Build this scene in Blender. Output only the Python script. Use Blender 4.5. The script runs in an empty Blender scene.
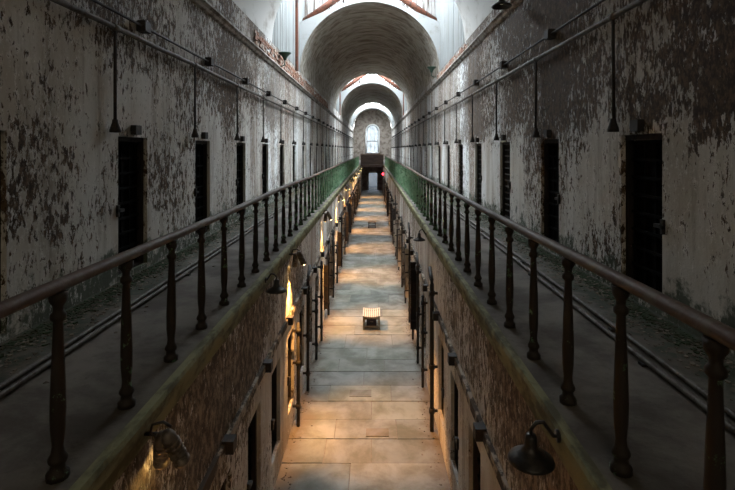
import bpy, bmesh, math, random
from mathutils import Vector, Matrix
random.seed(7)
S = bpy.context.scene
COL = S.collection
PI = math.pi
# ------------------------------------------------------------------ camera
F = 490.0; CX = 0.155; CZ = 4.8
cam = bpy.data.objects.new('camera', bpy.data.cameras.new('camera'))
COL.objects.link(cam)
cam.location = (CX, 0, CZ); cam.rotation_euler = (PI/2, 0, 0)
cam.data.sensor_width = 36; cam.data.lens = 36*F/735
cam.data.shift_x = (367.5-373.5)/735; cam.data.shift_y = -(245-149.5)/735
cam.data.clip_end = 300; cam.data.clip_start = .05
S.camera = cam
# ------------------------------------------------------------------ sky, daylight, exposure
S.view_settings.view_transform = 'Standard'; S.view_settings.look = 'None'
S.view_settings.gamma = 1; S.view_settings.exposure = 2.12
S.cycles.max_bounces = 14; S.cycles.diffuse_bounces = 9; S.cycles.transparent_max_bounces = 16
W = bpy.data.worlds.new('overcast_sky'); S.world = W; W.use_nodes = True
bg = W.node_tree.nodes['Background']; bg.inputs[0].default_value = (.90, .955, 1, 1); bg.inputs[1].default_value = 6.0
LANT = [(14.9, 20.5), (40.1, 45.5), (65.0, 73.0)]        # where the roof opens into glazed lanterns
WARM_E = 230
def area(name, loc, rot, sx, sy, e, col=(1, 1, 1), portal=False):
    l = bpy.data.lights.new(name, 'AREA'); l.shape = 'RECTANGLE'; l.size = sx; l.size_y = sy; l.energy = e; l.color = col
    o = bpy.data.objects.new(name, l); COL.objects.link(o); o.location = loc; o.rotation_euler = rot
    if portal: l.cycles.is_portal = True
    return o
for i, (a, b) in enumerate(LANT):
    area('skylight_portal', (0, (a+b+1.3)/2, 12.55), (0, 0, 0), 5.7, b-a+1.3, 1, portal=True)
# ------------------------------------------------------------------ mesh helpers
area('window_portal', (0, -4.9, 7.6), (PI/2, 0, 0), 4.0, 4.2, 1, portal=True)  # portal for the added fill opening behind the camera
class MB:
    def __init__(s): s.v = []; s.f = []; s.smooth = []; s.c = []
    def add(s, vs, fs, smooth=False, c=None):
        o = len(s.v); s.v += [tuple(v) for v in vs]
        for f in fs: s.f.append([o+i for i in f]); s.smooth.append(smooth); s.c.append(c)
    def box(s, x0, x1, y0, y1, z0, z1, M=None, c=None):
        vs = [Vector((x, y, z)) for x in (x0, x1) for y in (y0, y1) for z in (z0, z1)]
        if M is not None: vs = [M @ v for v in vs]
        s.add(vs, [(0, 1, 3, 2), (4, 6, 7, 5), (0, 4, 5, 1), (2, 3, 7, 6), (0, 2, 6, 4), (1, 5, 7, 3)], c=c)
    def tube(s, pts, r, n=10, cap=True):
        pts = [Vector(p) for p in pts]; rs = r if isinstance(r, (list, tuple)) else [r]*len(pts)
        vs = []; up = Vector((0, 0, 1))
        for i, p in enumerate(pts):
            t = (pts[min(i+1, len(pts)-1)]-pts[max(i-1, 0)]).normalized()
            u = t.cross(up)
            if u.length < .05: u = t.cross(Vector((1, 0, 0)))
            u.normalize(); w = t.cross(u)
            if i and (u.dot(pu) < 0): u = -u; w = -w
            pu = u
            vs += [p+(u*math.cos(2*PI*k/n)+w*math.sin(2*PI*k/n))*rs[i] for k in range(n)]
        fs = [(i*n+k, i*n+(k+1) % n, (i+1)*n+(k+1) % n, (i+1)*n+k) for i in range(len(pts)-1) for k in range(n)]
        s.add(vs, fs, True)
        if cap:
            m = len(s.v)-len(vs)
            s.f.append([m+k for k in range(n)]); s.smooth.append(False); s.c.append(None)
            s.f.append([m+(len(pts)-1)*n+k for k in range(n)]); s.smooth.append(False); s.c.append(None)
    def lathe(s, prof, n=14, M=None, square=False):
        vs = []
        for r, z in prof:
            for k in range(n):
                a = 2*PI*k/n
                v = Vector((r*math.cos(a), r*math.sin(a), z)); vs.append(M @ v if M is not None else v)
        fs = [(i*n+k, i*n+(k+1) % n, (i+1)*n+(k+1) % n, (i+1)*n+k) for i in range(len(prof)-1) for k in range(n)]
        s.add(vs, fs, True)
    def build(s, name, mat, parent=None, normals=True):
        me = bpy.data.meshes.new(name); me.from_pydata(s.v, [], s.f)
        me.polygons.foreach_set('use_smooth', s.smooth)
        if any(c is not None for c in s.c):
            at = me.color_attributes.new('tone', 'FLOAT_COLOR', 'CORNER')
            for p, c in zip(me.polygons, s.c):
                for li in p.loop_indices: at.data[li].color = (*(c or (1, 1, 1)), 1)
        if normals:
            bm = bmesh.new(); bm.from_mesh(me); bmesh.ops.recalc_face_normals(bm, faces=bm.faces); bm.to_mesh(me); bm.free()
        me.materials.append(mat)
        o = bpy.data.objects.new(name, me); COL.objects.link(o)
        if parent is not None: o.parent = parent
        return o
def tag(o, label=None, cat=None, group=None, kind=None):
    if label: o['label'] = label
    if cat: o['category'] = cat
    if group: o['group'] = group
    if kind: o['kind'] = kind
    return o
def empty(name, loc=(0, 0, 0), rz=0):
    o = bpy.data.objects.new(name, None); COL.objects.link(o); o.location = loc; o.rotation_euler = (0, 0, rz); o.empty_display_size = .1
    return o
def copy_tree(o, parent=None):
    c = o.copy(); COL.objects.link(c)
    if parent is not None: c.parent = parent
    for ch in list(o.children): copy_tree(ch, c)
    return c
# ------------------------------------------------------------------ materials
def mk(name):
    m = bpy.data.materials.new(name); m.use_nodes = True
    nt = m.node_tree; nt.nodes.clear(); return m, NT(nt)
class NT:
    def __init__(s, nt): s.nt = nt; s.N = nt.nodes; s.L = nt.links
    def n(s, t, **kw):
        nd = s.N.new(t)
        for k, v in kw.items():
            if k.startswith('i_'):
                key = k[2:]; key = int(key) if key.isdigit() else key.replace('_', ' ')
                s.put(nd.inputs[key], v)
            else: setattr(nd, k, v)
        return nd
    def put(s, inp, v):
        if isinstance(v, bpy.types.NodeSocket): s.L.new(v, inp)
        elif isinstance(v, (tuple, list)) and len(v) == 3 and inp.type == 'RGBA': inp.default_value = (*v, 1)
        else: inp.default_value = v
    def pos(s, sc=(1, 1, 1), off=(0, 0, 0)):
        g = s.n('ShaderNodeNewGeometry')
        mp = s.n('ShaderNodeMapping'); s.L.new(g.outputs['Position'], mp.inputs['Vector'])
        mp.inputs['Scale'].default_value = sc; mp.inputs['Location'].default_value = off
        return mp.outputs[0]
    def noise(s, vec, scale, detail=4, rough=.55, dist=0):
        nd = s.n('ShaderNodeTexNoise', i_Scale=scale, i_Detail=detail, i_Roughness=rough, i_Distortion=dist); s.L.new(vec, nd.inputs['Vector'])
        return nd.outputs['Fac']
    def math(s, op, a, b=0.0, c=None):
        nd = s.n('ShaderNodeMath', operation=op); s.put(nd.inputs[0], a); s.put(nd.inputs[1], b)
        if c is not None: s.put(nd.inputs[2], c)
        return nd.outputs[0]
    def ramp(s, v, lo, hi, a=0.0, b=1.0):
        nd = s.n('ShaderNodeMapRange', interpolation_type='SMOOTHSTEP'); s.put(nd.inputs[0], v)
        for i, x in enumerate((lo, hi, a, b)): s.put(nd.inputs[1+i], x)
        return nd.outputs[0]
    def mix(s, f, a, b, mode='MIX'):
        nd = s.n('ShaderNodeMix', data_type='RGBA', blend_type=mode)
        s.put(nd.inputs[0], f); s.put(nd.inputs[6], a); s.put(nd.inputs[7], b); return nd.outputs[2]
    def sep(s):
        g = s.n('ShaderNodeNewGeometry'); x = s.n('ShaderNodeSeparateXYZ'); s.L.new(g.outputs['Position'], x.inputs[0]); return x.outputs
    def out(s, col, rough=.8, bump=None, bstr=.5, bdist=.02, metal=0.0, spec=.3, emit=None, estr=0):
        p = s.n('ShaderNodeBsdfPrincipled'); s.put(p.inputs['Base Color'], col); s.put(p.inputs['Roughness'], rough)
        p.inputs['Metallic'].default_value = metal; p.inputs['Specular IOR Level'].default_value = spec
        if bump is not None:
            b = s.n('ShaderNodeBump', i_Strength=bstr, i_Distance=bdist); s.L.new(bump, b.inputs['Height']); s.L.new(b.outputs[0], p.inputs['Normal'])
        if emit: s.put(p.inputs['Emission Color'], emit); p.inputs['Emission Strength'].default_value = estr
        o = s.n('ShaderNodeOutputMaterial'); s.L.new(p.outputs[0], o.inputs[0])

def wall_mat(name, off, cover=.5, flake=10.0, base=(.66, .645, .61), cream=(.46, .41, .345), under=(.036, .021, .012), under2=(.165, .108, .066),
             heavy=None, bands=True, moss_z=3.2, ybias=None):
    """peeling whitewash over brown render. heavy=(z0,z1,amount): more peeled between these heights"""
    m, t = mk(name)
    sx = t.sep()
    big = t.noise(t.pos((.5, .5, .5), off), 1.0, 3, .5)
    A = t.noise(t.pos((1, 1, .62), off), flake, 9, .72, .35)
    B = t.noise(t.pos((1, 1, .4), off), flake*2.4, 7, .78, .3)
    a = t.math('ADD', t.math('MULTIPLY', A, .50), t.math('MULTIPLY', B, .50))
    th = t.math('ADD', t.math('MULTIPLY', t.math('SUBTRACT', big, .5), .40), cover)
    if heavy:
        h = t.ramp(t.math('ADD', sx[2], t.math('MULTIPLY', t.noise(t.pos((1, 1, 1), off), 1.3, 4), 1.2)), heavy[0], heavy[1], 0, heavy[2])
        if moss_z is None: h = t.math('MULTIPLY', h, t.ramp(sx[1], 6, 10, 1, .15))
        th = t.math('ADD', th, h)
    if ybias: th = t.math('ADD', th, t.ramp(sx[1], *ybias))
    mask = t.ramp(t.math('SUBTRACT', t.math('ADD', a, th), 1.0), -.008, .012)
    col = t.mix(t.ramp(t.noise(t.pos((1, 1, .3), off), 1.6, 6, .6), .35, .68), base, cream)
    grime = t.ramp(t.noise(t.pos((1.6, 1.6, .12), off), 2.6, 7, .65), .5, .72, 0, .65)
    col = t.mix(grime, col, (.18, .135, .095))
    speck = t.ramp(t.noise(t.pos((1, 1, .5), off), 22, 6, .75), .60, .68, 0, .7)
    col = t.mix(speck, col, (.13, .10, .08))
    if bands:   # whole strips where the coat has come off down to the reddish brick render, and blue-white limewashed strips, whitened down the hall to paint in missing light
        bn = t.noise(t.pos((0, 1, .10), off), .95, 5, .65, .4)
        fy = t.ramp(sx[1], 8, 15)
        col = t.mix(t.math('MULTIPLY', t.ramp(bn, .50, .42), fy), col, (.84, .87, .88))
        strip = t.math('MULTIPLY', t.ramp(bn, .54, .56), fy)
        pk = t.mix(t.ramp(A, .42, .6), (.27, .175, .13), (.09, .06, .042))
        strip = t.math('MULTIPLY', strip, t.ramp(t.noise(t.pos((1, 1, .5), off), 9, 8, .8, .3), .42, .50, .25, .95))
        col = t.mix(strip, col, pk)
        mask = t.math('MULTIPLY', mask, t.ramp(sx[1], 10, 22, 1, .55))
    un = t.mix(t.ramp(t.noise(t.pos((1, 1, .7), off), 13, 9, .82), .44, .60), under, under2)
    col = t.mix(mask, col, un)
    if moss_z is not None:
        mz = t.math('ADD', t.ramp(sx[2], moss_z+.0, moss_z+.75, .34, 0), t.noise(t.pos((1, 1, 1), off), 3.2, 7, .7))
        col = t.mix(t.ramp(mz, .66, .80, 0, .9), col, (.035, .055, .03))
    near = t.ramp(t.math('SUBTRACT', t.math('ADD', a, th), 1.0), -.06, -.012)       # curled bright paint lips beside each flake
    lip = t.math('MULTIPLY', t.math('MULTIPLY', near, t.math('SUBTRACT', 1.0, mask)), t.ramp(t.noise(t.pos((1, 1, .6), off), 16, 5, .7), .45, .6))
    col = t.mix(t.math('MULTIPLY', lip, .85), col, (.84, .82, .79))
    bump = t.math('ADD', t.math('MULTIPLY', mask, -.6), t.math('MULTIPLY', A, .9))
    bump = t.math('ADD', bump, t.math('MULTIPLY', t.noise(t.pos((1, 1, 1), off), 26, 6, .7), .35))
    t.out(col, .82, bump, .55, .03)
    return m
M = {}
M['wall_l'] = wall_mat('peeling_whitewash', (0, 0, 0), cover=.425, heavy=(5.7, 6.7, .07), ybias=(3.5, 6.0, 0, .045))
M['wall_r'] = wall_mat('peeling_whitewash_scaly', (13, 7, 3), cover=.462, heavy=(5.2, 5.9, .115), base=(.68, .66, .62))
M['low_l'] = wall_mat('scaling_brown_render', (3, 31, 8), cover=.455, heavy=(2.45, 2.95, .10), base=(.68, .65, .60), cream=(.33, .27, .21), under=(.065, .046, .03), under2=(.30, .235, .17), moss_z=None)
M['low_r'] = wall_mat('scaling_brown_render_far', (7, 51, 18), cover=.45, heavy=(2.45, 2.95, .10), base=(.68, .65, .60), cream=(.33, .27, .21), under=(.065, .046, .03), under2=(.30, .235, .17), moss_z=None)
def simple(name, col, col2=None, scale=6, rough=.7, metal=0.0, stretch=(1, 1, 1), lo=.42, hi=.62, bdist=.01, bstr=.4, spec=.3, detail=6):
    m, t = mk(name)
    n = t.noise(t.pos(stretch), scale, detail, .65)
    c = t.mix(t.ramp(n, lo, hi), col, col2 or tuple(x*.6 for x in col))
    t.out(c, rough, n, bstr, bdist, metal, spec); return m
# vault: limewash with long brushed smears following the barrel
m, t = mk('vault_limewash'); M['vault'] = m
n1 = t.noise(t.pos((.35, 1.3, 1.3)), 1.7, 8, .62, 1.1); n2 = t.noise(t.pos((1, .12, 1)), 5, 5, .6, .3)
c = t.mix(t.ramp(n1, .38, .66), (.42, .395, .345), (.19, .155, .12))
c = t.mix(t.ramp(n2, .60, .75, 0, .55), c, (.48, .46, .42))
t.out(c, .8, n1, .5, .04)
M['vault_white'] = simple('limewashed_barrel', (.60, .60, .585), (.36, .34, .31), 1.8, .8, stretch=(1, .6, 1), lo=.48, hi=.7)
# floor flags: tone comes from each slab
m, t = mk('worn_stone_flags'); M['flag'] = m
vc = t.n('ShaderNodeVertexColor', layer_name='tone')
n1 = t.noise(t.pos(), 1.4, 7, .65, .3); n2 = t.noise(t.pos((1, .35, 1)), 9, 6, .7, .6)
c = t.mix(t.ramp(n1, .36, .66), (.25, .25, .22), (.155, .155, .13)); c = t.mix(1.0, c, vc.outputs['Color'], 'MULTIPLY')
c = t.mix(t.ramp(n2, .55, .72, 0, .4), c, (.15, .13, .105))
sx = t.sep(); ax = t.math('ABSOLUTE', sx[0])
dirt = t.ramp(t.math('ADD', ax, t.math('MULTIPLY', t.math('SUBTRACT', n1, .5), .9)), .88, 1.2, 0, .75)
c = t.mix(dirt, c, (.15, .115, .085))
t.out(c, t.ramp(n1, .35, .65, .45, .8), t.math('ADD', n1, t.math('MULTIPLY', n2, .3)), .35, .02, spec=.4)
M['joint'] = simple('dirt_joint', (.15, .135, .11), (.20, .18, .15), 9)
# gallery deck
m, t = mk('dusty_gallery_stone'); M['deck'] = m
n1 = t.noise(t.pos(), 1.6, 7, .66, .2); n2 = t.noise(t.pos(), 18, 6, .75)
c = t.mix(t.ramp(n1, .36, .64), (.19, .175, .155), (.085, .075, .065)); c = t.mix(t.ramp(n2, .56, .70, 0, .5), c, (.07, .06, .05))
sx = t.sep(); ax = t.math('ABSOLUTE', sx[0])
g = t.ramp(t.math('ADD', ax, t.math('MULTIPLY', n1, .9)), 2.65, 3.0, 0, .9)
c = t.mix(g, c, t.mix(t.ramp(t.noise(t.pos(), 7, 6, .7), .45, .6), (.03, .045, .028), (.10, .085, .065)))
g2 = t.ramp(t.math('ADD', ax, t.math('MULTIPLY', n1, .25)), 1.45, 1.34, 0, .75)
c = t.mix(g2, c, (.12, .12, .065))
t.out(c, .85, t.math('ADD', n1, t.math('MULTIPLY', n2, .4)), .5, .02)
# iron
def iron(name, paint, rustc, lo, hi):
    m, t = mk(name)
    n = t.noise(t.pos(), 11, 8, .7, .2); n2 = t.noise(t.pos(), 42, 4, .7)
    c = t.mix(t.ramp(n, lo, hi), paint, rustc); c = t.mix(t.ramp(n2, .56, .66, 0, .5), c, tuple(x*.45 for x in rustc))
    t.out(c, .62 if 'door' not in name else .9, n, .5, .006, spec=.4 if 'door' not in name else .08); return m
m, t = mk('green_painted_iron'); M['green_iron'] = m     # near-end dimness put into the colour: dark by the camera, green further in
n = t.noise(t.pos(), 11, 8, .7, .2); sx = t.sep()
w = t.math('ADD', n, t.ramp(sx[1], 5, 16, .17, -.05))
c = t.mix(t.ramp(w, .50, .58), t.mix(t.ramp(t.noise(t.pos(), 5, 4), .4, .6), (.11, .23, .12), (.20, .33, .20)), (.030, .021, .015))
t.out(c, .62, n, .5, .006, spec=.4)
M['rail_iron'] = iron('worn_handrail_paint', (.10, .06, .045), (.13, .10, .075), .45, .6)
M['black_iron'] = iron('black_iron', (.018, .016, .015), (.055, .036, .026), .5, .66)
M['door_iron'] = iron('blackened_door_iron', (.004, .0038, .0035), (.010, .007, .006), .58, .7)
M['dark_wood'] = simple('dark_door_wood', (.012, .009, .008), (.03, .02, .015), 5, .75, stretch=(1, 4, .4))
M['pale_wood'] = simple('pale_flaked_door', (.36, .32, .27), (.12, .085, .06), 5, .75, stretch=(1, 3, .3), lo=.45, hi=.6)
M['casing'] = simple('flaking_pipe_casing', (.36, .31, .25), (.06, .045, .032), 7, .85, stretch=(1, .6, 1), lo=.42, hi=.52)
M['brown_wood'] = simple('brown_bare_door', (.17, .10, .065), (.08, .05, .035), 5, .75, stretch=(1, 4, .3))
M['pipe'] = iron('grey_painted_pipe', (.13, .12, .105), (.06, .042, .03), .47, .60)
M['pale_pipe'] = iron('pale_painted_pipe', (.38, .35, .31), (.13, .085, .06), .52, .64)
M['cornice'] = simple('stone_cornice', (.36, .34, .31), (.13, .10, .08), 7, .8, stretch=(1, .6, 1))
M['edge'] = simple('mossy_ledge_stone', (.25, .25, .14), (.10, .095, .055), 5, .85, stretch=(1, .5, 1), bdist=.02)
M['brick'] = simple('exposed_red_brick', (.26, .13, .085), (.40, .33, .28), 5, .85, stretch=(1, .5, 1.2), lo=.46, hi=.6, bdist=.03)
M['plank'] = simple('whitewashed_planks', (.22, .235, .235), (.12, .11, .095), 3, .75, stretch=(2.5, 2.5, .16), lo=.5, hi=.72)
M['old_plank'] = simple('weathered_planks', (.26, .25, .24), (.07, .055, .045), 4, .8, stretch=(2.6, 2.6, .12), lo=.48, hi=.6)
M['white'] = simple('white_plaster', (.27, .28, .28), (.19, .185, .17), 2, .8, lo=.52, hi=.75)
M['rust'] = simple('rusted_steel', (.11, .038, .02), (.04, .022, .016), 6, .7, stretch=(1, 1, .6), lo=.5, hi=.65)
M['end'] = simple('brown_end_plaster', (.27, .235, .20), (.14, .115, .095), 2.2, .85, bdist=.03)
M['frame'] = simple('white_window_frame', (.68, .70, .70), (.4, .4, .4), 9, .6, lo=.6, hi=.8)
M['bench'] = simple('grey_bench_frame', (.30, .27, .21), (.17, .14, .10), 12, .7)
M['slat'] = simple('cream_bench_slat', (.50, .475, .41), (.36, .33, .27), 9, .6, lo=.55, hi=.8)
M['box_dark'] = simple('dark_equipment_box', (.03, .025, .035), (.05, .04, .05), 12, .5)
M['lamp_black'] = simple('black_enamel', (.012, .012, .013), (.035, .028, .024), 14, .38, spec=.5)
M['lamp_green'] = simple('green_enamel', (.03, .09, .06), (.05, .07, .05), 14, .4, spec=.5)
M['lamp_grey'] = simple('scuffed_aluminium', (.20, .17, .14), (.10, .075, .055), 20, .45, metal=.5)
M['debris'] = simple('fallen_plaster_flakes', (.22, .19, .155), (.06, .048, .036), 5, .9)
M['moss'] = simple('moss', (.035, .06, .03), (.05, .05, .03), 8, .95)
M['sill'] = simple('timber_beam', (.055, .04, .032), (.03, .022, .018), 5, .8, stretch=(.3, 1, 1))
def glow(name, col, st):
    m, t = mk(name); e = t.n('ShaderNodeEmission'); e.inputs[0].default_value = (*col, 1); e.inputs[1].default_value = st
    o = t.n('ShaderNodeOutputMaterial'); t.L.new(e.outputs[0], o.inputs[0]); return m
M['bulb'] = glow('warm_bulb', (1, .62, .2), 9); M['red'] = glow('red_lamp_glass', (1, .03, .05), 3.0); M['panel'] = glow('cool_lamp', (.62, .74, 1), 6)
def glass(name, tint, dirt):
    m, t = mk(name)
    tr = t.n('ShaderNodeBsdfTransparent'); n = t.noise(t.pos((1, 1, .6)), 3.0, 5, .6)
    t.put(tr.inputs[0], t.mix(t.ramp(n, .4, .7, 0, dirt), tint, tuple(x*.45 for x in tint)))
    gl = t.n('ShaderNodeBsdfGlossy'); gl.inputs['Roughness'].default_value = .1; gl.inputs[0].default_value = (.8, .8, .8, 1)
    mx = t.n('ShaderNodeMixShader'); mx.inputs[0].default_value = .05
    t.L.new(tr.outputs[0], mx.inputs[1]); t.L.new(gl.outputs[0], mx.inputs[2])
    o = t.n('ShaderNodeOutputMaterial'); t.L.new(mx.outputs[0], o.inputs[0]); return m
M['glass'] = glass('skylight_glass', (.92, .95, .97), .5)
M['glass_fill'] = glass('fill_window_glass', (.31, .275, .225), .6)  # pane of the added fill opening; tint sets how much light it gives
M['glass_dirty'] = glass('grimy_window_glass', (.046, .051, .054), .8)
def struct(mb, name, mat, parent=None):
    o = mb.build(name, mat, parent)
    if parent is None: o['kind'] = 'structure'
    return o
# ------------------------------------------------------------------ layout numbers
H = 2.925; LW = 1.25; LE = 1.21; DECK = 3.2; SPR = 8.05; R = H; Y0 = -5.0; YE = 76.0; YB = 51.7; YD = 58.0
UL = [5.91+2.555*k for k in range(-2, 27)]; UR = [4.70+2.62*k for k in range(-1, 27)]   # upper cell doors (near jamb)
LL = [5.48+1.2775*k for k in range(-2, 35)]; LR = [5.02+1.31*k for k in range(-1, 35)]
UL = [y for y in UL if y+.76 < 74]; UR = [y for y in UR if y+.76 < 74]; LL = [y for y in LL if y+.8 < 50.5]; LR = [y for y in LR if y+.8 < 50.5]
def wall(name, x, y0, y1, z0, z1, ops, out, th=.5, rec=.32, mat=None):
    """slab wall, inner face at x, body towards out (+-1); recesses of depth rec at ops"""
    mb = MB(); ys = sorted({y0, y1} | {v for o in ops for v in o[:2]}); zs = sorted({z0, z1} | {v for o in ops for v in o[2:]})
    inside = lambda y, z: any(o[0] < y < o[1] and o[2] < z < o[3] for o in ops)
    for a, b in zip(ys, ys[1:]):
        for c, d in zip(zs, zs[1:]):
            if inside((a+b)/2, (c+d)/2): continue
            mb.add([(x, a, c), (x, b, c), (x, b, d), (x, a, d)], [(0, 1, 2, 3)])
    for a, b, c, d in ops:
        X = x+out*rec
        mb.add([(x, a, c), (x, b, c), (x, b, d), (x, a, d), (X, a, c), (X, b, c), (X, b, d), (X, a, d)],
               [(0, 1, 5, 4), (1, 2, 6, 5), (2, 3, 7, 6), (3, 0, 4, 7), (4, 5, 6, 7)])
    X = x+out*th
    mb.add([(x, y0, z0), (x, y1, z0), (x, y1, z1), (x, y0, z1), (X, y0, z0), (X, y1, z0), (X, y1, z1), (X, y0, z1)],
           [(0, 1, 5, 4), (1, 2, 6, 5), (2, 3, 7, 6), (3, 0, 4, 7), (4, 5, 6, 7)])
    o = mb.build(name, mat, normals=False); o['kind'] = 'structure'; return o
DT = 4.96; DB = 3.26
wall('wall_left', -H, Y0, YE, DECK-.2, SPR, [(y, y+.76, DB, DT) for y in UL], -1, mat=M['wall_l'])
wall('wall_right', H, Y0, YE, DECK-.2, SPR, [(y, y+.78, DB, DT) for y in UR], 1, mat=M['wall_r'])
LD = (.42, 1.68)
wall('wall_lower_left', -LW, Y0, YD, 0, DECK-.2, [(y, y+.62, *LD) for y in LL], -1, mat=M['low_l'])
wall('wall_lower_right', LW, Y0, YD, 0, DECK-.2, [(y, y+.62, *LD) for y in LR], 1, mat=M['low_r'])
# vaults: thick half-barrels
def ring(rad, n=40, zc=SPR): return [(-rad*math.cos(PI*i/n), zc+rad*math.sin(PI*i/n)) for i in range(n+1)]
VA = [(Y0, LANT[0][0]), (LANT[0][1], LANT[1][0]), (LANT[1][1], LANT[2][0]), (LANT[2][1], YE)]
for i, (a, b) in enumerate(VA):
    mb = MB(); inn = ring(R); ot = ring(R+.12); n = len(inn)
    nseg = max(1, int((b-a)/2)); ysg = [a+(b-a)*k/nseg for k in range(nseg+1)]
    for prof in (inn, ot):
        vs = [(x, y, z) for y in ysg for x, z in prof]
        mb.add(vs, [(j*n+k, j*n+k+1, (j+1)*n+k+1, (j+1)*n+k) for j in range(nseg) for k in range(n-1)], True)
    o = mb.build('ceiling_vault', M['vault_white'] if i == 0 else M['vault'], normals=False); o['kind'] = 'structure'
# gabled white face walls at each end of a lantern
def gz(x, edge, apex): return edge+(apex-edge)*(1-abs(x)/(R+.3))
def face(name, ya, yb, edge, apex, mat):
    mb = MB(); inn = ring(R+.002); n = len(inn)
    top = [(x*(R+.3)/R, gz(x*(R+.3)/R, edge, apex)) for x, z in inn]
    V = [(x, ya, z) for x, z in inn]+[(x, ya, z) for x, z in top]+[(x, yb, z) for x, z in inn]+[(x, yb, z) for x, z in top]
    fs = []
    for k in range(n-1): fs += [(k, k+1, n+k+1, n+k), (2*n+k, 2*n+k+1, 3*n+k+1, 3*n+k), (n+k, n+k+1, 3*n+k+1, 3*n+k), (k, k+1, 2*n+k+1, 2*n+k)]
    mb.add(V, fs); return struct(mb, name, mat)
LT = 12.6; LA = 13.9
for i, (a, b) in enumerate(LANT):
    face('wall_vault_end', a-.35, a-.0, LT, LA, M['white'])
    face('wall_vault_front', b, b+.35, 10.0, 11.42, M['white'])
    e = b+1.3
    for s in (-1, 1):      # plank sides of the lantern, boards as geometry
        mb = MB(); y = a
        while y < e-.01:
            w = min(.18, e-y); d = random.uniform(0, .02); z0 = SPR if y < b else 9.6
            x0, x1 = (H-d, H+.28) if s > 0 else (-H-.28, -H+d); mb.box(x0, x1, y+.004, y+w-.004, z0, LT); y += w
        mb.box(*( (H+.04, H+.3) if s > 0 else (-H-.3, -H-.04)), a, e, SPR, LT)
        struct(mb, 'wall_lantern_'+('right' if s > 0 else 'left'), M['plank'])
    mb = MB(); x = -3.1    # weathered boards closing the far end, glazed in the middle
    while x < 3.1:
        d = random.uniform(0, .02)
        if abs(x+.09) > 1.15: mb.box(x+.004, x+.176, e-d, e+.06, gz(x, 10.0, 11.42)-.06, gz(x, LT, LA))
        x += .18
    struct(mb, 'wall_lantern_end', M['old_plank'])
    mb = MB()
    for s in (-1, 1):
        mb.add([(s*(R+.3), y, 10.0-d) for y in (b+.3, e+.4) for d in (0, .04)]+[(0, y, 11.42-d) for y in (b+.3, e+.4) for d in (0, .04)], [(0, 2, 6, 4), (1, 3, 7, 5), (0, 1, 5, 4), (2, 3, 7, 6)])
    struct(mb, 'ceiling_over_vault', M['white'])
    # glazed end
    win = empty('window_%d' % (2*i+2), (0, 0, 0)); win['kind'] = 'structure'
    mb = MB(); mb.box(-1.15, 1.15, e+.02, e+.03, 11.1, 13.2); mb.build('pane', M['glass'], win)
    mb = MB()
    mb.tube([(-1.15, e, 11.2), (1.15, e, 13.0)], .06, 4); mb.tube([(1.15, e, 11.2), (-1.15, e, 13.0)], .06, 4)
    for x in (-1.15, 0, 1.15): mb.box(x-.04, x+.04, e-.03, e+.05, 11.1, 13.2)
    mb.build('window_frame', M['black_iron'], win)
    # glass roof
    win = empty('window_%d' % (2*i+3), (0, 0, 0)); win['kind'] = 'structure'
    for s in (-1, 1):
        mb = MB(); mb.add([(s*3.2, a-.3, LT), (0, a-.3, LA), (0, e+.3, LA), (s*3.2, e+.3, LT)], [(0, 1, 2, 3)]); mb.build('pane', M['glass'], win)
    mb = MB(); y = a-.2
    while y < e+.3:
        for s in (-1, 1): mb.tube([(s*3.2, y, LT-.04), (0, y, LA-.04)], .035, 4)
        y += .65
    mb.tube([(0, a-.3, LA-.05), (0, e+.3, LA-.05)], .06, 4); mb.build('window_frame', M['rust'], win)
# rusty steel in the lanterns
for i, (a, b) in enumerate(LANT[:2]):
    for s in (-1, 1):
        if (s, i) != (1, 0): mb = MB(); mb.box(s*H-.06-.04*s, s*H+.06-.04*s, b-1.25, b-1.05, 7.9, LT); struct(mb, 'trim_post', M['rust'])
        mb = MB(); mb.tube([(s*2.9, b+.8, 10.35), (s*.5, b+.8, 12.0)], .14, 4); mb.tube([(s*2.9, b+1.15, 10.5), (s*.5, b+.9, 12.3)], .05, 4); struct(mb, 'trim_roof_beam', M['rust'])
# floor: flags as separate raised slabs over a dirt bed
mb = MB(); mb.box(-1.3, 1.3, Y0, 62, -.3, -.012); struct(mb, 'floor_bed', M['joint'])
def tone(k=None):
    g = random.uniform(.78, 1.14) if k is None else k
    return (g*random.uniform(.97, 1.05), g, g*random.uniform(.92, 1.02))
mb = MB()
def slab(x0, x1, y0, y1, z=0, c=None): mb.box(x0+.007, x1-.007, y0+.007, y1-.007, -.2, z+random.uniform(-.006, .004), c=c or tone())
y = 1.6
fixed = {7.50: [-.62, .12], 8.13: [-.5, .55], 8.72: [.12], 9.35: [-.72, .5], 9.98: [-.05], 10.6: [-.62, .4], 11.2: [-.0], 11.85: [-.55, .62]}
rows = [1.6+.62*k for k in range(0, 9)]+[7.50-.32, 7.50+.0]+[8.13, 8.72, 9.35, 9.98, 10.6, 11.2, 11.85, 12.7, 13.4]
rows = sorted(set([1.6+.63*k for k in range(9)]+[7.50, 8.13, 8.72, 9.35, 9.98, 10.6, 11.2, 11.85, 12.7, 13.4])); yy = 13.4
while yy < 62: yy += random.choice((.6, .7, .8, .62)); rows.append(yy)
ph = 0
for r0, r1 in zip(rows, rows[1:]):
    cuts = fixed.get(r0)
    if cuts is None:
        cuts = [random.uniform(-.65, -.1), random.uniform(.2, .75)] if ph % 2 else [random.uniform(-.25, .35)]
    ph += 1
    xs = [-LW-.02]+cuts+[LW+.02]
    for a, b in zip(xs, xs[1:]): slab(a, b, r0, r1)
slab(.02, .42, 8.18, 8.42, .012, (.82, .66, .50)); slab(-.32, .12, 9.50, 9.78, .012, (.78, .74, .68))
o = mb.build('floor', M['flag']); o['kind'] = 'structure'
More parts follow.
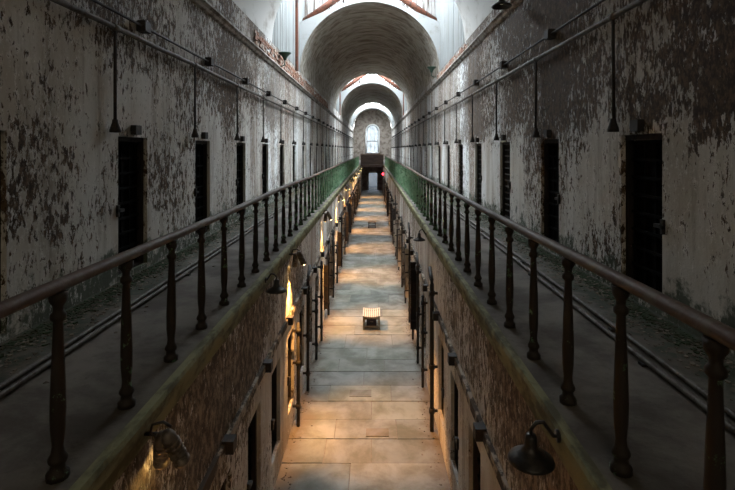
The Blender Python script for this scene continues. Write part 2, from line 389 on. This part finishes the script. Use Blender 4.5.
# galleries
def deck(side):
    mb = MB(); s = side
    def bx(a, b, z0, z1): mb.box(min(s*a, s*b), max(s*a, s*b), Y0, YE, z0, z1)
    bx(LE+.06, H+.02, DECK-.2, DECK); o = struct(mb, 'floor_gallery_'+('right' if s > 0 else 'left'), M['deck'])
    mb = MB(); n = 110
    def prof(y): j = random.uniform(-.008, .008); return [(LE+.06+.05, DECK-.004), (LE+.012+j, DECK+.006), (LE+j, DECK-.02), (LE+j, DECK-.085), (LE+.03+j, DECK-.1), (LE+.03, DECK-.2), (LE+.11, DECK-.2)]
    vs = []
    for k in range(n+1):
        y = Y0+(YB-Y0)*k/n; vs += [(s*x, y, z) for x, z in prof(y)]
    mb.add(vs, [(j*7+k, j*7+(k+1) % 7, (j+1)*7+(k+1) % 7, (j+1)*7+k) for j in range(n) for k in range(7)])
    struct(mb, 'trim_ledge_'+('right' if s > 0 else 'left'), M['edge'])
deck(-1); deck(1)
mb = MB(); mb.box(-LE-.07, LE+.07, YB, YE, DECK-.25, DECK); struct(mb, 'floor_bridge', M['sill'])
# lower end wall with doorway and lit vestibule
dx = .09; mb = MB()
mb.box(-LW-.4, dx-.5, YD, YD+.3, 0, DECK-.25); mb.box(dx+.5, LW+.4, YD, YD+.3, 0, DECK-.25); mb.box(dx-.5, dx+.5, YD, YD+.3, 2.05, DECK-.25)
struct(mb, 'wall_lower_end', M['end'])
mb = MB(); mb.box(-1.6, -1.5, YD+.3, 62, 0, 2.95); mb.box(1.5, 1.6, YD+.3, 62, 0, 2.95); mb.box(-1.6, 1.6, 62, 62.1, 0, 2.95); struct(mb, 'wall_vestibule', M['white'])
t_ = empty('ceiling_lamp', (0, 59.8, 2.86)); tag(t_, 'cool white lamp lighting the room behind the far doorway', 'lamp')
mb = MB(); mb.box(-.62, .62, -.42, .42, .02, .09); mb.build('housing', M['frame'], t_)
mb = MB(); mb.box(-.58, .58, -.38, .38, -.01, .02); mb.build('diffuser', M['panel'], t_)
d1 = empty('door_1', (dx, YD-.04, 0)); d1['kind'] = 'structure'
mb = MB(); mb.box(-.58, -.5, -.04, .1, 0, 2.12); mb.box(.5, .58, -.04, .1, 0, 2.12); mb.box(-.58, .58, -.04, .1, 2.05, 2.13); mb.build('door_frame', M['sill'], d1)
# end wall of the upper hall with the tall arched window
def arch_wall():
    mb = MB(); wx = 1.0; wb = 4.3; ws = 8.65-wx; N = 48
    xs = [-R+2*R*i/N for i in range(N+1)]; xs = sorted(set(xs+[-wx, wx]+[wx*math.sin(PI*(k/16-.5)) for k in range(17)]))
    ot = lambda x: SPR+math.sqrt(max(0, R*R-x*x)); it = lambda x: ws+math.sqrt(max(0, wx*wx-x*x))
    for yy in (YE, YE+.4):
        for a, b in zip(xs, xs[1:]):
            if -wx-1e-6 <= a and b <= wx+1e-6:
                mb.add([(a, yy, 3.0), (b, yy, 3.0), (b, yy, wb), (a, yy, wb)], [(0, 1, 2, 3)])
                mb.add([(a, yy, it(a)), (b, yy, it(b)), (b, yy, ot(b)), (a, yy, ot(a))], [(0, 1, 2, 3)])
            else: mb.add([(a, yy, 3.0), (b, yy, 3.0), (b, yy, ot(b)), (a, yy, ot(a))], [(0, 1, 2, 3)])
    loop = [(-wx, wb)]+[(wx*math.sin(PI*(k/16-.5)), ws+wx*math.cos(PI*(k/16-.5))) for k in range(17)]+[(wx, wb)]
    n = len(loop); mb.add([(x, y, z) for y in (YE, YE+.4) for x, z in loop], [(k, (k+1) % n, n+(k+1) % n, n+k) for k in range(n)])
    o = mb.build('wall_end', M['end'], normals=False); o['kind'] = 'structure'
    w1 = empty('window_1', (0, YE, 0)); w1['kind'] = 'structure'
    mb = MB(); P = [Vector((x, -.03, z)) for x, z in loop]
    for p, q in zip(P, P[1:]):
        mb.tube([p, q], .12, 6)
    mb.tube([(-wx, -.03, wb), (wx, -.03, wb)], .1, 6)
    mb.build('window_frame', M['frame'], w1)
    mb = MB(); P2 = [((x*.86), .2, wb+(z-wb)*.975) for x, z in loop]
    for p, q in zip(P2, P2[1:]): mb.tube([p, q], .05, 4)
    for z in (5.2, 6.2, 7.2): mb.box(-.88, .88, .18, .22, z-.02, z+.02)
    for x in (-.3, .3): mb.box(x-.015, x+.015, .18, .22, wb, 8.3)
    mb.box(-.88, .88, .15, .25, 6.0, 6.09); mb.build('sash', M['pipe'], w1)
    mb = MB(); mb.add([(x, .24, z) for x, z in loop], [list(range(len(loop)))]); mb.build('pane', M['glass_dirty'], w1)
arch_wall()
mb = MB(); mb.box(-H-.5, H+.5, Y0-.3, Y0, 0, 5.5); mb.box(-H-.5, H+.5, Y0-.3, Y0, 9.7, SPR+R+.4); mb.box(-H-.5, -2, Y0-.3, Y0, 5.5, 9.7); mb.box(2, H+.5, Y0-.3, Y0, 5.5, 9.7); struct(mb, 'wall_back', M['end'])
wb_ = empty('window_8', (0, Y0-.15, 0)); wb_['kind'] = 'structure'  # unseen window behind the camera, added as fill light for the near walls
mb = MB(); mb.box(-2, 2, -.005, .005, 5.5, 9.7); mb.build('pane', M['glass_fill'], wb_)
mb = MB()
for x in (-2, -1, 0, 1, 2): mb.box(x-.04, x+.04, -.04, .04, 5.5, 9.7)
for z in (5.5, 6.9, 8.3, 9.7): mb.box(-2, 2, -.04, .04, z-.04, z+.04)
mb.build('window_frame', M['frame'], wb_)
# cornices and exposed brick above them
for s, zc in ((-1, 7.39), (1, 7.65)):
    nm = 'left' if s < 0 else 'right'
    mb = MB(); n = 90; vs = []
    for k in range(n+1):
        y = Y0+(YE-Y0)*k/n; j = random.uniform(-.008, .008)
        for x, z in ((0, .08), (.10+j, .07), (.115+j, .02), (.07, -.02), (.05, -.07), (0, -.09)): vs.append((s*(H-x), y, zc+z))
    mb.add(vs, [(j*6+k, j*6+(k+1) % 6, (j+1)*6+(k+1) % 6, (j+1)*6+k) for j in range(n) for k in range(6)])
    struct(mb, 'trim_cornice_'+nm, M['cornice'])
    mb = MB(); y = 12.6 if s < 0 else 14.2
    yend = 33 if s < 0 else 21
    while y < yend:
        L = random.uniform(.2, .3)
        for r in range(5 if s < 0 else 4):
            z0 = zc+.085+.085*r
            if z0+.08 > SPR: continue
            if r > 1 and random.random() < .18+(.25 if s > 0 else 0): continue
            d = random.uniform(.01, .045); mb.box(*sorted((s*(H-d), s*(H+.02))), y+.006+(r % 2)*.1, y+L-.006+(r % 2)*.1, z0, z0+.076)
        y += L
    struct(mb, 'trim_brick_'+nm, M['brick'])
# bridge parapet at the far end
p = empty('parapet', (0, YB, DECK)); tag(p, 'dark timber parapet of the bridge crossing the far end below the window', 'parapet')
mb = MB(); mb.box(-LE, LE, 0, .08, .02, 1.02); mb.build('panel', M['sill'], p)
mb = MB(); mb.box(-LE-.03, LE+.03, -.04, .12, 1.02, 1.12); mb.build('top_rail', M['rail_iron'], p)
for x in (-1.15, -.4, .4, 1.15):
    mb = MB(); mb.box(x-.05, x+.05, -.04, 0, -.2, 1.02); mb.build('post', M['sill'], p)
# ------------------------------------------------------------------ doors
dn = [1]
def door(side, y, w, z0, z1, x, style):
    """side -1 left / +1 right; opens towards the hall"""
    dn[0] += 1
    o = empty('door_%d' % dn[0], (x, y, z0), 0); o['kind'] = 'structure'; s = side; h = z1-z0
    X = lambda d: s*d           # d>0: into the wall
    def bx(mb, d0, d1, a, b, c, d): mb.box(min(X(d0), X(d1)), max(X(d0), X(d1)), a, b, c, d)
    mb = MB(); bx(mb, .05, .12, 0, .06, 0, h); bx(mb, .05, .12, w-.06, w, 0, h); bx(mb, .05, .12, .06, w-.06, h-.06, h); bx(mb, .05, .12, .06, w-.06, 0, .03)
    mb.build('door_frame', M['dark_wood'], o)
    mt = {'iron': M['door_iron'], 'lattice': M['door_iron'], 'pale': M['pale_wood'], 'brown': M['brown_wood']}[style]
    mb = MB(); bx(mb, .13, .17, .05, w-.05, .03, h-.05)
    if style in ('pale', 'brown'):
        k = .06
        while k < w-.08: bx(mb, .11, .13, k, k+.11, .04, h-.07); k += .12
    mb.build('door_leaf', mt, o)
    if style in ('iron', 'lattice'):
        mb = MB(); step = .19 if style == 'iron' else .13; nb = 4 if style == 'iron' else 6
        for k in range(nb): yy = .09+(w-.18)*k/(nb-1); bx(mb, .10, .12, yy-.013, yy+.013, .04, h-.07)
        z = .1
        while z < h-.08: bx(mb, .085, .10, .06, w-.06, z-.015, z+.015); z += step
        mb.build('grille', M['door_iron'] if style == 'iron' else M['black_iron'], o)
    mb = MB(); zz = h*.46; ya = w-.06 if s < 0 else .06
    yl = .0
    bx(mb, -.03, .07, yl-.05, yl+.10, zz, zz+.035); bx(mb, -.03, 0, yl-.05, yl-.01, zz-.05, zz+.09); mb.build('bolt', M['black_iron'], o)
    if z0 > 3: mb = MB(); bx(mb, -.07, 0, w*.5-.075, w*.5+.075, h+.03, h+.15); mb.build('lock_box', M['black_iron'], o)
    return o
for k, y in enumerate(UL): door(-1, y, .76, DB, DT, -H, 'iron')
for k, y in enumerate(UR): door(1, y, .78, DB, DT, H, 'iron' if k < 3 else 'lattice')
for k, y in enumerate(LL): door(-1, y, .62, *LD, -LW, ['iron', 'iron', 'iron', 'brown', 'iron', 'pale'][k % 6])
for k, y in enumerate(LR): door(1, y, .62, *LD, LW, ['iron', 'iron', 'iron', 'brown', 'pale'][k % 5])
# ------------------------------------------------------------------ railings
bp = [(.0, 0), (.052, 0), (.052, .03), (.036, .045), (.033, .07), (.044, .085), (.044, .10), (.030, .125), (.026, .16), (.034, .24), (.036, .34), (.031, .52), (.024, .70), (.022, .76),
      (.036, .775), (.036, .795), (.023, .81), (.024, .835), (.040, .86), (.044, .90), (0, .90)]
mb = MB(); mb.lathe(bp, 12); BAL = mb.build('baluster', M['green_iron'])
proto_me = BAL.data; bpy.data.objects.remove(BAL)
def railing(s):
    x = s*1.385; y0, sp = (2.39-.667*3, .667) if s < 0 else (1.77-.665*3, .665)
    r = empty('railing', (x, 0, DECK)); nm = 'left' if s < 0 else 'right'
    tag(r, 'long iron railing with turned green balusters along the %s gallery' % nm, 'railing', None)
    ys = []; y = y0
    while y < YB-.3: ys.append(y); y += sp
    sag = lambda y: .012*math.sin(y*.35+s)+.008*math.sin(y*.9)
    mb = MB(); yy = Y0+2; P = []
    while yy < YB-.1: P.append(Vector((0, yy, .932+sag(yy)))); yy += .4
    n = 12; vs = []
    for q in P:
        for k in range(n): a = 2*PI*k/n; vs.append((q.x+.04*math.cos(a), q.y, q.z+.032*math.sin(a)))
    m_ = len(P); mb.add(vs, [(i*n+k, i*n+(k+1) % n, (i+1)*n+(k+1) % n, (i+1)*n+k) for i in range(m_-1) for k in range(n)], True)
    mb.add(vs[:n], [list(range(n))]); mb.add(vs[-n:], [list(range(n))]); mb.build('handrail', M['rail_iron'], r)
    for y in ys:
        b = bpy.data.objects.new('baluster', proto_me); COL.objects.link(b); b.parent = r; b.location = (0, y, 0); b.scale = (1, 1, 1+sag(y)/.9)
        b.rotation_euler = (random.uniform(-.01, .01), random.uniform(-.008, .008), 0)
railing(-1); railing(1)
# ------------------------------------------------------------------ pipes on the upper walls
def hpipe(name, x, z, r, y0, y1, mat, parent=None, dy=1.2, j=.006):
    mb = MB(); P = []; y = y0
    while y < y1: P.append((random.uniform(-j, j), y, random.uniform(-j, j))); y += dy
    P.append((0, y1, 0)); mb.tube(P, r, 8)
    return mb.build(name, mat, parent)
def upper(s, zc, zp, boxes, drops):
    nm = 'left' if s < 0 else 'right'
    c = empty('conduit', (s*(H-.075), 0, zc)); tag(c, 'upper thin conduit with square junction boxes along the %s upper wall' % nm, 'conduit')
    hpipe('pipe', 0, 0, .018, Y0, 74, M['black_iron'], c)
    for y in boxes:
        mb = MB(); mb.box(-.06, .06, y-.08, y+.08, -.065, .065); mb.box(-.05, .05, y-.07, y+.07, .065, .075); mb.build('junction_box', M['black_iron'], c)
    p = empty('water_pipe', (s*(H-.07), 0, zp)); tag(p, 'thicker pipe below the conduit with drops above the cell doors, %s upper wall' % nm, 'pipe')
    hpipe('pipe', 0, 0, .033, Y0, 74, M['pipe'], p)
    for y in drops:
        L = zp-(DT+.13); mb = MB()
        mb.tube([(0, y, -.02), (.0, y, -.25), (random.uniform(-.01, .01), y, -L)], (.019 if y < 12 else .015), 8); d = mb.build('drop_pipe', M['black_iron'], p)
        mb = MB(); mb.lathe([(0, 0), (.03, 0), (.035, -.04), (.062, -.12), (.062, -.15), (0, -.15)], 10, Matrix.Translation((0, y, -L+.06))); mb.build('outlet_bell', M['black_iron'], d)
        mb = MB(); mb.tube([(0, y-.06, 0), (0, y+.06, 0)], .045, 8); mb.build('coupling', M['pipe'], p)
upper(-1, 6.40, 6.22, [3.85+2.56*k for k in range(-2, 27)], [y-.2 for y in UL])
upper(1, 6.55, 6.30, [4.78+2.70*k for k in range(-2, 25)], [y+.74+.08 for y in UR])
# paired pipes lying on the gallery decks along the walls
for s, xs in ((-1, (2.22, 2.31)), (1, (2.17, 2.28))):
    nm = 'left' if s < 0 else 'right'
    for i, x in enumerate(xs):
        c = empty('floor_pipe', (s*x, 0, DECK+.035)); tag(c, '%s of two thin pipes lying on the %s gallery floor' % ('railing-side' if i == 0 else 'wall-side', nm), 'pipe')
        hpipe('pipe', 0, 0, .02, Y0, 50, M['pipe'], c, j=.004)
        k = -4.2+i*.7
        while k < 49:
            mb = MB(); mb.box(-.04, .04, k, k+.06, -.035, -.015); mb.build('clamp', M['black_iron'], c); k += 2.6
# lower walls: service pipe with boxes
for s in (-1, 1):
    nm = 'left' if s < 0 else 'right'
    c = empty('service_pipe', (s*(LW-.06), 0, 2.04)); tag(c, 'service pipe with square boxes running along the %s lower wall' % nm, 'pipe')
    mb = MB(); n = 120; vs = []
    for k in range(n+1):
        yy = Y0+(51-Y0)*k/n; j = random.uniform(-.008, .008); vs += [(s*.058, yy, .05), (s*.02+j, yy, .045+j), (s*.015+j, yy, -.045+j), (s*.058, yy, -.06)]
    mb.add(vs, [(j*4+k, j*4+(k+1) % 4, (j+1)*4+(k+1) % 4, (j+1)*4+k) for j in range(n) for k in range(4)]); mb.build('casing', M['casing'], c)
    y = (4.55 if s < 0 else 4.75)-3.3
    while y < 50:
        mb = MB(); mb.box(-.055, .055, y-.06, y+.06, -.05, .07); mb.build('junction_box', M['black_iron'], c); y += 1.66
# vertical drain pipes on lower walls
def drain(s, y, top, lab, r=.028, elbow=True, mat=None):
    c = empty('drain_pipe', (s*(LW-.10), y, 0)); tag(c, lab, 'pipe', 'standing pipes on the %s lower wall' % ('left' if s < 0 else 'right'))
    mb = MB(); P = [(0, 0, 0), (0, 0, top-.1)]
    if elbow: P += [(0, .03, top-.03), (0, .12, top), (0, .3, top+.12)]
    mb.tube(P, r, 8); mb.build('pipe', mat or M['black_iron'], c)
    for z in (.35, 1.1, top-.25):
        mb = MB(); mb.tube([(0, 0, z-.04), (0, 0, z+.04)], r*1.45, 8); mb.box(*sorted((0, s*.098)), -.015, .015, z-.02, z+.02); mb.build('collar', M['black_iron'], c)
ordn = ['nearest', 'second', 'third', 'fourth', 'fifth', 'sixth', 'seventh', 'eighth', 'ninth', 'tenth', 'eleventh', 'twelfth', 'thirteenth', 'fourteenth', 'fifteenth', 'sixteenth', 'seventeenth', 'eighteenth', 'nineteenth', 'twentieth']
ys = [8.35, 9.9, 11.0, 12.4, 13.6, 15.3, 17.1, 19.5, 22.0, 24.8, 27.5, 31, 35, 40]
for k, y in enumerate(ys): drain(1, y, [2.6, 1.95, 2.3, 1.7][k % 4], '%s black pipe standing by the right lower wall, counted from the viewer' % ordn[k], elbow=k % 2 == 0, r=.035 if k == 0 else .026)
ys = [8.5, 9.75, 11.2, 12.3, 14.2, 15.9, 17.6, 20.1, 22.4, 25.0, 28.2, 32, 36, 41]
for k, y in enumerate(ys): drain(-1, y, [1.9, 2.3, 1.6, 2.1][k % 4], '%s black pipe standing by the left lower wall, counted from the viewer' % ordn[k], elbow=k % 3 == 1, r=.03)
# iron cell doors left ajar, poking out of the lower walls further on
DRY = {1: [8.35, 9.9, 11.0, 12.4, 13.6, 15.3, 17.1, 19.5, 22.0, 24.8, 27.5, 31, 35, 40], -1: [8.5, 9.75, 11.2, 12.3, 14.2, 15.9, 17.6, 20.1, 22.4, 25.0, 28.2, 32, 36, 41]}
clear = lambda s, y: min(abs(y-d) for d in DRY[s]) > .12 and min(abs(y-d-.2) for d in DRY[s]) > .2
def ajar(s, y, lab):
    c = empty('iron_shutter', (s*LW, y, .3), s*-.0); tag(c, lab, 'shutter', 'narrow iron shutters standing out from the lower walls')
    w = random.uniform(.10, .18); h = random.uniform(1.2, 1.7)
    mt = random.choice([M['black_iron'], M['dark_wood'], M['pale_wood'], M['pale_wood']])
    mb = MB(); mb.box(*sorted((-s*.01, -s*w)), 0, .035, 0, h); mb.build('leaf', mt, c)
    for z in (.2, h*.5, h-.2): mb = MB(); mb.box(*sorted((-s*.0, -s*w)), -.012, 0, z, z+.04); mb.build('strap', M['black_iron'], c)
    mb = MB(); mb.tube([(-s*.02, .018, -.03), (-s*.02, .018, h+.03)], .018, 6); mb.build('hinge_rod', M['black_iron'], c)
for s, ys in ((-1, [y+.66 for y in LL if y > 8.4 and clear(-1, y+.66)]), (1, [y+.68 for y in LR if y > 9 and clear(1, y+.68)])):
    for k, y in enumerate(ys): ajar(s, y, '%s narrow shutter standing ajar off the %s lower wall' % (ordn[k] if k < 20 else 'farthest', 'left' if s < 0 else 'right'))
# ------------------------------------------------------------------ lamps
def gooseneck(name, loc, s, wallx, rimr, mat, lab, up=.0, arm_in=True):
    """bell shade hanging on a swan neck; loc = rim centre; s = side of the wall it hangs off"""
    c = empty(name, loc); tag(c, lab, 'lamp')
    k = rimr/.125
    M_ = Matrix.Scale(k, 4)
    mb = MB(); mb.lathe([(.124, 0), (.128, .004), (.122, .018), (.085, .042), (.05, .062), (.036, .085), (.034, .13), (.026, .15), (0, .152)], 24, M_)
    mb.lathe([(.0, .12), (.03, .11), (.034, .075), (.08, .036), (.118, .010), (.124, 0)], 24, M_); sh = mb.build('lamp_shade', mat, c)
    wx = (wallx-loc[0])
    mb = MB(); h = .15*k
    mb.tube([(0, 0, h-.02), (0, 0, h+.03), (s*.03, 0, h+.065), (s*.07, 0, h+.07), (wx*.8, 0, h+.05+up), (wx, 0, h+.05+up)], .011*k, 8); mb.build('arm', mat, c)
    mb = MB(); mb.lathe([(0, -.0), (.035, 0), (.035, .015), (0, .015)], 12, Matrix.Translation((wx-s*.015, 0, h+.05+up)) @ Matrix.Rotation(PI/2, 4, 'Y')); mb.build('wall_plate', mat, c)
    mb = MB(); mb.lathe([(0, .03), (.02, .035), (.026, .06), (.016, .09), (0, .1)], 10, M_); mb.build('bulb', M['frame'], c)
    return c
gooseneck('pendant_lamp', (1.055, 2.80, 3.02), 1, 1.215, .128, M['lamp_black'], 'large black bell lamp under the right gallery ledge, nearest the viewer', up=-.06)
gooseneck('pendant_lamp', (1.06, 9.7, 3.0), 1, 1.215, .12, M['lamp_black'], 'small black bell lamp under the right gallery ledge, farther down the hall', up=-.06)
gooseneck('pendant_lamp', (-1.06, 6.15, 3.02), -1, -1.215, .125, M['lamp_black'], 'black bell lamp hanging under the left gallery ledge', up=-.06)
gooseneck('wall_lamp', (2.6, 9.35, 7.52), 1, H, .19, M['lamp_black'], 'black bell lamp on the right upper wall near the cornice')
def uplight(x, y, z, s, lab):
    c = empty('floodlight', (x, y, z)); tag(c, lab, 'lamp')
    mb = MB(); mb.lathe([(0, 0), (.05, 0), (.06, .06), (.10, .13), (.20, .22), (.21, .235), (.19, .235), (.0, .16)], 18, Matrix.Translation((0, 0, .2))); mb.build('lamp_shade', M['lamp_green'], c)
    mb = MB(); mb.tube([(0, 0, .22), (0, 0, .05), (s*.1, 0, 0), (s*(H-abs(x)), 0, 0)], .02, 6); mb.build('arm', M['lamp_green'], c)
uplight(2.68, 21.3, 7.95, 1, 'green bowl floodlight above the right cornice at the vault mouth')
uplight(-2.72, 15.9, 7.5, -1, 'green bowl floodlight on the left cornice beside bare brick')
# twin can spotlights with warm light under the left ledge
def can(parent, M_, bulb=True):
    mb = MB(); mb.lathe([(0, .23), (.025, .23), (.036, .215), (.044, .19), (.046, .10), (.046, .02), (.05, .018), (.05, 0), (.043, 0), (.04, .03), (0, .04)], 16, M_)
    b = mb.build('can', M['lamp_grey'], parent)
    mb = MB()
    for z in (.06, .09, .12, .15): mb.lathe([(.045, z-.006), (.050, z-.004), (.050, z+.004), (.045, z+.006)], 16, M_)
    mb.build('cooling_ring', M['lamp_grey'], b)
    mb = MB(); mb.lathe([(0, .03), (.02, .028), (.024, .0), (.016, -.018), (0, -.024)], 10, M_); mb.build('bulb', M['bulb'], b)
for k in range(10):
    y = 2.95+5.12*k
    c = empty('spotlight', (-1.08, y, 3.01)); tag(c, ('%s twin can spotlight under the left ledge, counted from the viewer' % ordn[k]), 'spotlight', 'warm twin spotlights under the left gallery')
    A = Matrix.Translation((.05, -.02, 0)) @ Matrix.Rotation(math.radians(-22), 4, 'Y') @ Matrix.Rotation(math.radians(12), 4, 'X') @ Matrix.Translation((0, 0, -.1))
    B = Matrix.Translation((-.06, .05, -.05)) @ Matrix.Rotation(math.radians(8), 4, 'Y') @ Matrix.Rotation(math.radians(15), 4, 'X') @ Matrix.Translation((0, 0, -.1))
    can(c, A); can(c, B)
    mb = MB(); mb.tube([(.02, 0, .12), (-.03, 0, .15), (-.09, -.01, .14), (-.11, 0, .08), (-.08, .02, .04), (-.02, .02, .06)], .009, 6); mb.build('yoke', M['lamp_black'], c)
    mb = MB(); mb.tube([(-.03, .03, .06), (-.17, .03, .06)], .012, 6); mb.build('arm', M['lamp_black'], c)
    l = bpy.data.lights.new('warm_beam', 'SPOT'); l.energy = WARM_E*.72; l.color = (1, .46, .14); l.spot_size = math.radians(66); l.spot_blend = .8; l.shadow_soft_size = .04
    o = bpy.data.objects.new('warm_beam', l); COL.objects.link(o); o.parent = c; o.location = (.08, .02, -.2); o.rotation_euler = (math.radians(7), math.radians(-24), 0)
    l2 = bpy.data.lights.new('warm_wash', 'SPOT'); l2.energy = WARM_E*.55; l2.color = (1, .45, .11); l2.spot_size = math.radians(60); l2.spot_blend = .7; l2.shadow_soft_size = .03
    o2 = bpy.data.objects.new('warm_wash', l2); COL.objects.link(o2); o2.parent = c; o2.location = (-.0, .06, -.2); o2.rotation_euler = (math.radians(3), math.radians(12), 0)
# red lamp near the far end
c = empty('red_lamp', (1.14, 50.5, 2.28)); tag(c, 'small glowing red lamp near the far end of the right lower wall', 'lamp')
mb = MB(); mb.lathe([(0, -.11), (.09, -.09), (.11, 0), (.09, .09), (0, .11)], 12); mb.build('bulb', M['red'], c)
mb = MB(); mb.box(.06, .11, -.08, .08, -.1, .1); mb.build('base', M['black_iron'], c)
# ------------------------------------------------------------------ benches
def bench(loc, lab, fm, sm):
    c = empty('bench', loc); tag(c, lab, 'bench', 'slatted benches standing on the flagstones')
    w, L, h = .225, .66, .36
    for x in (-w+.02, w-.02):
        for y in (.02, L-.02):
            mb = MB(); mb.box(x-.022, x+.022, y-.022, y+.022, 0, h); mb.build('leg', fm, c)
    for nm, y in (('end_rail', .0), ('end_rail', L-.03)):
        mb = MB(); n = 8
        for k in range(n):
            xa = -w+2*w*k/n; xb = -w+2*w*(k+1)/n; za = h-.035*(1-(xa/w)**2); zb = h-.035*(1-(xb/w)**2)
            mb.add([(xa, y, h-.075), (xb, y, h-.075), (xb, y, zb), (xa, y, za), (xa, y+.03, h-.075), (xb, y+.03, h-.075), (xb, y+.03, zb), (xa, y+.03, za)],
                   [(0, 1, 2, 3), (4, 5, 6, 7), (0, 1, 5, 4), (3, 2, 6, 7), (0, 3, 7, 4), (1, 2, 6, 5)])
        mb.build(nm, fm, c)
    for y in (.01, L-.04):
        mb = MB(); mb.box(-w+.04, w-.04, y, y+.025, .05, .09); mb.build('stretcher', fm, c)
    for x in (-w+.01, w-.03):
        mb = MB(); mb.box(x, x+.02, .04, L-.04, .06, .30); mb.build('side_panel', fm, c)
    for k in range(9):
        x = -w+.012+(2*w-.024)*k/8; z = h-.035*(1-(x/w)**2)+.002
        mb = MB(); mb.box(x-.019, x+.019, -.015, L+.015, z, z+.018); mb.build('slat', sm, c)
bench((.10, 13.05, 0), 'cream slatted bench with a curved seat, nearer one on the floor', M['bench'], M['slat'])
bench((.06, 29.9, 0), 'small dark slatted bench far down the flagstone floor', M['dark_wood'], M['bench'])
c = empty('equipment_box', (.10, 13.2, 0)); tag(c, 'dark box tucked under the nearer slatted bench', 'box')
mb = MB(); mb.box(-.13, .13, 0, .3, 0, .24); mb.build('body', M['box_dark'], c); mb = MB(); mb.box(-.05, .05, -.012, 0, .15, .17); mb.build('handle', M['lamp_grey'], c)
mb = MB(); mb.lathe([(0, 0), (.09, 0), (.09, .012), (.06, .02), (0, .02)], 14, Matrix.Translation((-.55, 30.6, 0))); tag(mb.build('drain_cover', M['black_iron']), 'small dark drain cover on the floor left of the far bench', 'drain')
# ------------------------------------------------------------------ debris and moss
def flakes(name, mat, lab, gen, n, smin, smax, cat):
    mb = MB()
    for _ in range(n):
        x, y, z = gen(); r = random.uniform(smin, smax); a = random.uniform(0, PI); k = random.choice((3, 4, 5)); t = random.uniform(.2, .5)*r
        top = [(x+r*math.cos(a+2*PI*i/k)*random.uniform(.6, 1), y+r*math.sin(a+2*PI*i/k)*random.uniform(.6, 1), z+t*random.uniform(.5, 1.2)) for i in range(k)]
        bot = [(p[0], p[1], z-.003) for p in top]
        mb.add(top+bot, [tuple(range(k))]+[(i, (i+1) % k, k+(i+1) % k, k+i) for i in range(k)])
    tag(mb.build(name, mat), lab, cat, None, 'stuff')
for s in (-1, 1):
    nm = 'left' if s < 0 else 'right'
    flakes('plaster_debris', M['debris'], 'fallen plaster flakes heaped along the %s gallery wall' % nm, lambda: (s*(H-.06-abs(random.gauss(0, .24))), random.uniform(1, 34)**1.0, DECK), 6500, .005, .026, 'debris')
    flakes('floor_debris', M['debris'], 'plaster crumbs along the foot of the %s lower wall' % nm, lambda: (s*(LW-.05-abs(random.gauss(0, .09))), random.uniform(3, 46), 0), 1500, .005, .022, 'debris')
    flakes('moss', M['moss'], 'dark green moss growing at the foot of the %s gallery wall' % nm, lambda: (s*(H-.05-abs(random.gauss(0, .10))), random.choice((random.uniform(1, 12), random.uniform(4, 9))), DECK), 4200, .006, .03, 'moss')
